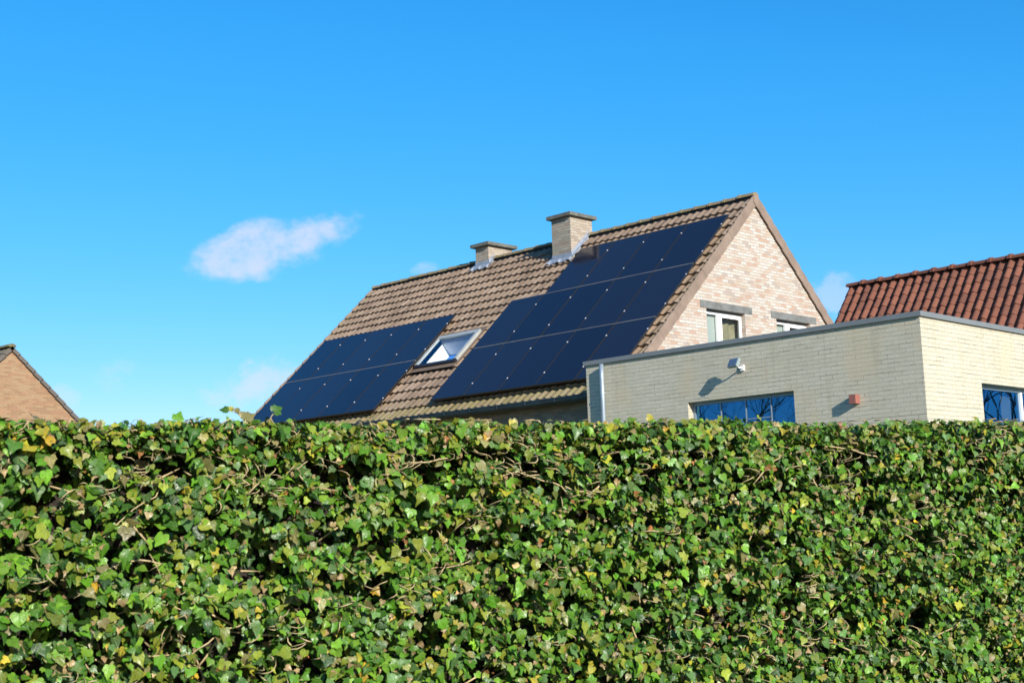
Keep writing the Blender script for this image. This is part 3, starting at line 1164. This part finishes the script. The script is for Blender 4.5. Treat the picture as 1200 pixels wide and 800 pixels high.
def leaf_material():
    m = bpy.data.materials.new('ivy leaf')
    m.use_nodes = True
    t = NT(m.node_tree)
    b = m.node_tree.nodes['Principled BSDF']
    at = t.n('ShaderNodeAttribute', attribute_name='leafcol')
    uv = t.n('ShaderNodeUVMap', uv_map='UVMap')
    sp = t.n('ShaderNodeSeparateXYZ')
    t.l(uv.outputs[0], sp.inputs[0])
    ax = t.math('ABSOLUTE', sp.outputs[0])
    yv = sp.outputs[1]
    ang = t.math('ARCTAN2', ax, yv)
    rr_ = t.math('SQRT', t.math('ADD', t.math('MULTIPLY', ax, ax), t.math('MULTIPLY', yv, yv)))
    best = None
    for a0 in (0.0, .72, 1.42):
        dd = t.math('MULTIPLY', t.math('ABSOLUTE', t.math('SUBTRACT', ang, a0)), rr_)
        best = dd if best is None else t.math('MINIMUM', best, dd)
    vein = t.math('SUBTRACT', 1.0, t.smooth(best, .008, .035))
    tc = t.n('ShaderNodeTexCoord')
    nz_ = t.noise(tc.outputs['Object'], 60, 3, .6)
    col = t.mix(.55, at.outputs['Color'], t.ramp(nz_, [(.3, (.55, .60, .5)), (.7, (1.15, 1.12, 1.05))]), 'MULTIPLY')
    blot = t.smooth(t.noise(tc.outputs['Object'], 33, 4, .7), .56, .72)
    col = t.mix(t.math('MULTIPLY', blot, .6), col, (.20, .19, .05))
    lighter = t.mix(.45, col, (.22, .29, .10))
    col = t.mix(t.math('MULTIPLY', vein, .55), col, lighter)
    t.l(col, b.inputs['Base Color'])
    t.l(t.ramp(nz_, [(.3, (.30, .30, .30)), (.7, (.48, .48, .48))]), b.inputs['Roughness'])
    b.inputs['Specular IOR Level'].default_value = .36
    b.inputs['Subsurface Weight'].default_value = 0
    out = m.node_tree.nodes['Material Output']
    tl = t.n('ShaderNodeBsdfTranslucent')
    t.l(t.mix(.5, col, (.14, .24, .02)), tl.inputs['Color'])
    mx = t.n('ShaderNodeMixShader')
    mx.inputs[0].default_value = .14
    t.l(b.outputs[0], mx.inputs[1])
    t.l(tl.outputs[0], mx.inputs[2])
    t.l(mx.outputs[0], out.inputs[0])
    bn = t.n('ShaderNodeBump')
    bn.inputs['Distance'].default_value = .002
    bn.inputs['Strength'].default_value = .8
    t.l(t.math('ADD', t.math('MULTIPLY', vein, -.5), nz_), bn.inputs['Height'])
    t.l(bn.outputs[0], b.inputs['Normal'])
    return m


M_leaf = leaf_material()
hd_, hn_ = np.array(HD), np.array(HN)
ha_ = np.array(HA)
UP = np.array([0, 0, 1.0])


def leafset(a, z, dep, out, tipd, tiltsd, sizes):
    pos = ha_ + hd_ * a[:, None] + UP * z[:, None] + hn_ * dep[:, None]
    nr = out + RNG.normal(0, tiltsd, (len(a), 3))
    tp = tipd + RNG.normal(0, .55, (len(a), 3))
    return pos, nr, tp, sizes


def base_size(a):
    k = np.clip(a / 4.7, 0, 1)
    return .0310 * (1 - k) + .0215 * k


sets = []


def front(n, a0, a1, z0, z1, dmin, dmax, gaps=True, scale=1.0):
    a = RNG.uniform(a0, a1, n * 3)
    pr = 1 / base_size(a) ** 2
    a = a[RNG.random(n * 3) < pr / pr.max()][:n]
    n = len(a)
    z = RNG.uniform(z0, z1, n)
    off = np.array([surf_off(x, y) for x, y in zip(a, z)])
    # pockets with few leaves, so that the dark inside shows
    gap = np.array([noise.noise(Vector((x * 9, y * 13, 1.3))) * .7 + .7 * noise.noise(Vector((x * 22, y * 26, 7.3))) for x, y in zip(a, z)])
    keep = (gap < .04) | (RNG.random(n) < .07) if gaps else np.ones(n, bool)
    dep = off + RNG.uniform(dmin, dmax, n)
    # round the shoulder into the top
    sh_ = np.clip((z - (HT - .07)) / .12, 0, 1)
    dep = dep - sh_ ** 2 * .07
    a, z, dep = a[keep], z[keep], dep[keep]
    s = base_size(a) * np.minimum(RNG.lognormal(0, .33, len(a)), 1.65) * scale
    sets.append(leafset(a, z, dep, hn_ * 1.0 + UP * .45, -UP * 1.0, .50, s))


front(70000, HL0 + .7, 5.3, .74, HT, -.09, .0)
front(24000, HL0 + .7, 5.3, .74, HT, -.18, -.08)
front(17000, HL0 + .7, 5.3, .74, HT, -.24, -.19, False)
front(13000, HL0, HL1, .02, .76, -.15, .0, True, 1.4)
front(7000, HL0, HL0 + .75, .72, HT, -.15, .0)
front(12000, 5.25, HL1, .72, HT, -.15, .0)
n = 46000                                   # top
a = RNG.uniform(HL0, HL1, n)
w = RNG.uniform(-THK + .03, -.04, n)
tz = HT + np.array([top_off(x) for x in a]) - .01 + RNG.uniform(-.07, .012, n)
lift = (RNG.random(n) < .10) * RNG.uniform(0, .020, n)
sets.append(leafset(a, tz + lift, w, UP * 1.0 + hn_ * .25, hn_ * .8, .55, base_size(a) * .92 * RNG.lognormal(0, .25, n)))
n = 6000                                    # back
a = RNG.uniform(HL0, HL1, n)
z = RNG.uniform(.9, HT, n)
sets.append(leafset(a, z, RNG.uniform(-THK, -THK + .08, n), -hn_ * 1.0 + UP * .5, -UP, .4, base_size(a) * RNG.lognormal(0, .2, n)))
for aa in (HL0, HL1):                       # ends
    n = 1500
    a = aa + RNG.uniform(-.05, .03, n)
    sets.append(leafset(a, RNG.uniform(.05, HT, n), RNG.uniform(-THK, 0, n), hd_ * (1 if aa > 0 else -1) + UP * .5, -UP, .4, base_size(a) * RNG.lognormal(0, .2, n)))

pos, nr, tp, sz = [np.concatenate([s[k] for s in sets]) for k in range(4)]
n = len(pos)
ci = RNG.choice(len(PAL), n, p=PW_)
# colour drifts in patches: yellower near the top and here and there
aa_ = (pos - ha_) @ hd_
patch = np.array([noise.noise(Vector((x * 3.3, z * 3.3, 21))) for x, z in zip(aa_, pos[:, 2])])
yel = (RNG.random(n) < np.clip((pos[:, 2] - (HT - .10)) / .12, 0, 1) * .34 + np.clip(patch, 0, 1) * .10)
ci[yel] = RNG.choice([2, 5, 5, 6, 10, 8], yel.sum())
cols = PC[ci] * .88 * RNG.lognormal(0, .24, (n, 1)) * RNG.uniform(.93, 1.07, (n, 3))
deadm = np.isin(ci, (9, 10))
sz = np.where(deadm, sz * .62, sz)
fold = RNG.normal(.16, .16, n)
curl = RNG.normal(.28, .28, n)
curl = np.where(deadm, curl + .6, curl)
leaves_mesh(pos, nr, tp, sz, cols, fold, curl, 'foliage', M_leaf, hedge)

# hedge core, its inner shade put into a near-black colour
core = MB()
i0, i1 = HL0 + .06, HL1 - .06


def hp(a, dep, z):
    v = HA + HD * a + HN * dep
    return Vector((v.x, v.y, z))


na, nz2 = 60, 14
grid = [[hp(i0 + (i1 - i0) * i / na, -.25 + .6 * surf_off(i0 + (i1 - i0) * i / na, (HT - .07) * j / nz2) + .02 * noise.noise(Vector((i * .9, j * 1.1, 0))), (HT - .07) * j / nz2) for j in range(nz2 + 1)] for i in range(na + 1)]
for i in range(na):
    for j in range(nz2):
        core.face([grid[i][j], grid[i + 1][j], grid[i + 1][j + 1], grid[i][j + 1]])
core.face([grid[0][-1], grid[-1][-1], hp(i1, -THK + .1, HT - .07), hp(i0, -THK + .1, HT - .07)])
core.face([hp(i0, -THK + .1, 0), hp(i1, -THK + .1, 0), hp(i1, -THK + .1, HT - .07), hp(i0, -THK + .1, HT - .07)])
M_core = material('hedge core shade', (.022, .016, .011), .95, vary=.6, vscale=25, bump=.02, bscale=30)
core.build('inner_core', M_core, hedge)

# woody stems and dry tendrils
rs_ = random.Random(4)
st = MB()
clusters = [(rs_.uniform(-.2, 5.3), rs_.uniform(.80, 1.9)) for _ in range(170)] + [(rs_.uniform(-.2, 2.2), rs_.uniform(1.72, 1.93)) for _ in range(30)] + [(rs_.uniform(-.3, 5.4), rs_.uniform(1.84, 1.93)) for _ in range(70)]
for ca_, cz_ in clusters:
    for k in range(rs_.randint(2, 9)):
        a_ = ca_ + rs_.gauss(0, .045)
        z_ = cz_ + rs_.gauss(0, .03)
        L_ = rs_.uniform(.018, .075)
        th = rs_.gauss(0, .6) + (math.pi if rs_.random() < .5 else 0)
        pts = []
        cv = rs_.gauss(0, 1.7)
        sg = 5
        for q_ in range(sg + 1):
            t_ = q_ / sg
            off = surf_off(a_, z_)
            dep_ = off - .040 + .05 * math.sin(math.pi * t_) + rs_.gauss(0, .004)
            if z_ > HT - .1:
                dep_ -= .05
            pts.append(hp(a_, dep_, min(z_, HT + .012)))
            a_ += math.cos(th) * L_ / sg
            z_ += math.sin(th) * L_ / sg
            th += cv / sg
        r_ = rs_.uniform(.0009, .0021)
        st.tube(pts, [r_, r_ * 1.1, r_, r_ * .95, r_ * .8, r_ * .5], 5)
# longer woody runners
for k in range(38):
    a_, z_ = rs_.uniform(-.3, 5.4), rs_.uniform(.85, 1.86)
    th = rs_.choice((0, math.pi)) + rs_.gauss(0, .35)
    pts = []
    for q_ in range(9):
        pts.append(hp(a_, surf_off(a_, z_) - .045 + rs_.gauss(0, .006), min(z_, HT - .01)))
        a_ += math.cos(th) * .035
        z_ += math.sin(th) * .035
        th += rs_.gauss(0, .22)
    r_ = rs_.uniform(.0015, .0028)
    st.tube(pts, [r_] * 8 + [r_ * .5], 6)
# inner dark branches
for k in range(260):
    a_, z_ = rs_.uniform(-.6, 5.7), rs_.uniform(.6, 1.8)
    d_ = Vector((rs_.gauss(0, 1), 0, rs_.gauss(0, 1))).normalized() * rs_.uniform(.1, .3)
    st.tube([hp(a_, -.15, z_), hp(a_ + d_.x * .5, -.11, z_ + d_.z * .5), hp(a_ + d_.x, -.16, min(z_ + d_.z, HT - .05))], [.003, .0035, .002], 4)
M_stem = material('dry ivy stem', (.42, .32, .165), .8, vary=.35, vscale=30, bump=.001, bscale=120)
tag(st.build('stem', M_stem, hedge, smooth=True), kind='stuff')

# a sprig sticking up above the clipped top
sp_ = []
sprA = 1.02
for (da, dz_, nx, s_, c_) in ((-.055, .036, -.6, .036, 0), (-.038, .038, .2, .032, 6), (-.018, .034, .3, .032, 8), (.0, .020, 0, .042, 8), (.02, .015, .2, .05, 8), (.105, .036, .1, .050, 0), (.02, -.005, 0, .05, 5)):
    sp_.append((sprA + da, HT + .01 + dz_, nx, s_, c_))
pos = np.array([ha_ + hd_ * a_ + UP * z_ + hn_ * -.10 for a_, z_, nx, s_, c_ in sp_])
nr = np.array([hn_ + UP * .4 + hd_ * nx for a_, z_, nx, s_, c_ in sp_])
tp = np.array([UP * .2 + hd_ * (-.8 if k < 3 else .3) for k in range(len(sp_))])
spo = leaves_mesh(pos, nr, tp, np.array([s[3] for s in sp_]) * .8, PC[[s[4] for s in sp_]] * .8, np.full(len(sp_), .2), np.full(len(sp_), .3), 'sprig', M_leaf, hedge)
tag(spo, kind='stuff')
tw = MB()
tw.tube([hp(sprA - .055, -.10, HT + .048), hp(sprA - .02, -.10, HT + .038), hp(sprA + .01, -.10, HT + .015), hp(sprA + .03, -.10, HT - .05)], [.001, .0015, .002, .002], 5)
tw.tube([hp(sprA + .105, -.10, HT + .042), hp(sprA + .09, -.10, HT + .03), hp(sprA + .06, -.10, HT - .03)], [.001, .0015, .002], 5)
tag(tw.build('sprig_stem', M_stem, hedge, smooth=True), kind='stuff')

# ------------------------------------------------------------------ camera
cam = bpy.data.cameras.new('camera')
cam.sensor_width = 36
cam.lens = 1514.83 / 1200 * 36
cam.clip_end = 2000
cam.clip_start = .05
cam.dof.use_dof = True
cam.dof.focus_distance = 9.5
cam.dof.aperture_fstop = 9
co_ = bpy.data.objects.new('camera', cam)
COL.objects.link(co_)
pitch, roll, yaw = .1412, -.0340, 2.3615
fwv = Vector((math.cos(yaw) * math.cos(pitch), math.sin(yaw) * math.cos(pitch), math.sin(pitch)))
rv_ = Vector((math.sin(yaw), -math.cos(yaw), 0))
uv_ = rv_.cross(fwv)
r2 = rv_ * math.cos(roll) + uv_ * math.sin(roll)
u2 = -rv_ * math.sin(roll) + uv_ * math.cos(roll)
m = Matrix.Identity(4)
for i in range(3):
    m[i][0], m[i][1], m[i][2], m[i][3] = r2[i], u2[i], -fwv[i], CAM[i]
co_.matrix_world = m
scene.camera = co_

# ------------------------------------------------------------------ sun and sky
sun = bpy.data.lights.new('sun', 'SUN')
sun.energy = 5.0
sun.angle = rad(.5)
sun.color = (1, .955, .87)
so_ = bpy.data.objects.new('sun', sun)
COL.objects.link(so_)
so_.rotation_euler = SUN.to_track_quat('Z', 'Y').to_euler()
so_.location = (30, -20, 30)

world = bpy.data.worlds.new('World')
scene.world = world
world.use_nodes = True
t = NT(world.node_tree)
world.node_tree.nodes.clear()
wo = t.n('ShaderNodeOutputWorld')
bg = t.n('ShaderNodeBackground')
bg.inputs['Strength'].default_value = .10
sky = t.n('ShaderNodeTexSky', sky_type='NISHITA')
sky.sun_disc = False
sky.sun_elevation = math.asin(SUN.z)
sky.sun_rotation = math.atan2(SUN.x, SUN.y)
sky.altitude = 0
sky.air_density = 1.0
sky.dust_density = .3
sky.ozone_density = 2.0
hs = t.n('ShaderNodeHueSaturation')
hs.inputs['Saturation'].default_value = 1.30
hs.inputs['Value'].default_value = 1.15
t.l(sky.outputs[0], hs.inputs['Color'])
skyc = t.mix(1.0, hs.outputs[0], (.60, .98, 1.12), 'MULTIPLY')
sps = t.n('ShaderNodeSeparateColor')
t.l(skyc, sps.inputs[0])
K = .1414
cmb = t.n('ShaderNodeCombineColor')
for ch_, gain, ex, lin in ((0, 1.164, 1.28, 9), (1, .78, .667, 1.10), (2, 1.04, .40, 1.2)):
    raw = t.math('MULTIPLY', sps.outputs[ch_], K)
    vv = t.math('MULTIPLY', t.math('POWER', raw, ex), gain / .1464)
    vv = t.math('MINIMUM', vv, t.math('MULTIPLY', raw, lin / .1464))
    t.l(vv, cmb.inputs[ch_])
skyc = cmb.outputs[0]
tc = t.n('ShaderNodeTexCoord')
D = tc.outputs['Generated']


def dot(v, c):
    nd = t.n('ShaderNodeVectorMath', operation='DOT_PRODUCT')
    t.l(v, nd.inputs[0])
    nd.inputs[1].default_value = c
    return nd.outputs['Value']


def blob(c, a, b, ang):
    c = Vector(c).normalized()
    e1 = c.cross(Vector((0, 0, 1))).normalized()
    e2 = e1.cross(c).normalized()
    f1 = e1 * math.cos(ang) + e2 * math.sin(ang)
    f2 = -e1 * math.sin(ang) + e2 * math.cos(ang)
    x = t.math('DIVIDE', dot(D, f1), a)
    y = t.math('DIVIDE', dot(D, f2), b)
    r2_ = t.math('ADD', t.math('MULTIPLY', x, x), t.math('MULTIPLY', y, y))
    front_ = t.math('GREATER_THAN', dot(D, c), .5)
    return t.math('MULTIPLY', t.math('EXPONENT', t.math('MULTIPLY', r2_, -1.0)), front_)


def pix(x, y):
    return (fwv + r2 * ((x - 600) / 1514.83) + u2 * ((400 - y) / 1514.83)).normalized()


mp = t.n('ShaderNodeMapping')
mp.inputs['Scale'].default_value = (1, 1, 1.5)
t.l(D, mp.inputs['Vector'])
nzc = t.noise(mp.outputs[0], 46, 8, .66)
nzb = t.noise(mp.outputs[0], 17, 6, .6)


def cloud(blobs, strength, lo, hi, namp=3.2):
    s = None
    for bl_ in blobs:
        v = blob(*bl_)
        s = v if s is None else t.math('ADD', s, v)
    s = t.math('MULTIPLY', s, .72, clamp=True)
    k = t.math('ADD', s, t.math('MULTIPLY', t.math('SUBTRACT', t.math('ADD', t.math('MULTIPLY', nzc, .65), t.math('MULTIPLY', nzb, .35)), .5), namp))
    k = t.math('MULTIPLY', k, t.smooth(s, .02, .35))
    return t.math('MULTIPLY', t.smooth(k, lo, hi), strength)


c1 = cloud([(pix(264, 298), .018, .012, .20), (pix(295, 272), .020, .009, .30), (pix(300, 298), .036, .014, .15), (pix(350, 283), .034, .013, .15), (pix(388, 264), .026, .009, .25), (pix(275, 316), .030, .009, 0)], .72, .05, 1.4)
c2 = cloud([(pix(310, 438), .022, .014, .3), (pix(270, 462), .022, .010, 0), (pix(350, 455), .03, .012, 0)], .55, .10, .95)
c3 = cloud([(pix(132, 440), .018, .012, .2)], .20, .15, .9)
c4 = cloud([(pix(974, 342), .018, .014, .3), (pix(985, 355), .02, .010, 0)], .38, .15, .9)
c5 = cloud([(pix(497, 316), .012, .006, .1), (pix(75, 470), .014, .012, 0)], .28, .15, .9)
al = c1
for c_ in (c2, c3, c4, c5):
    al = t.math('MAXIMUM', al, c_)
mixc = t.mix(al, skyc, (5.5, 5.6, 7.2))
t.l(mixc, bg.inputs['Color'])
t.l(bg.outputs[0], wo.inputs[0])

scene.view_settings.view_transform = 'Standard'
scene.view_settings.look = 'None'
scene.view_settings.exposure = .55
scene.view_settings.gamma = 1
scene.render.engine = 'CYCLES'
scene.cycles.max_bounces = 6
scene.cycles.transparent_max_bounces = 6
scene.cycles.use_denoising = True
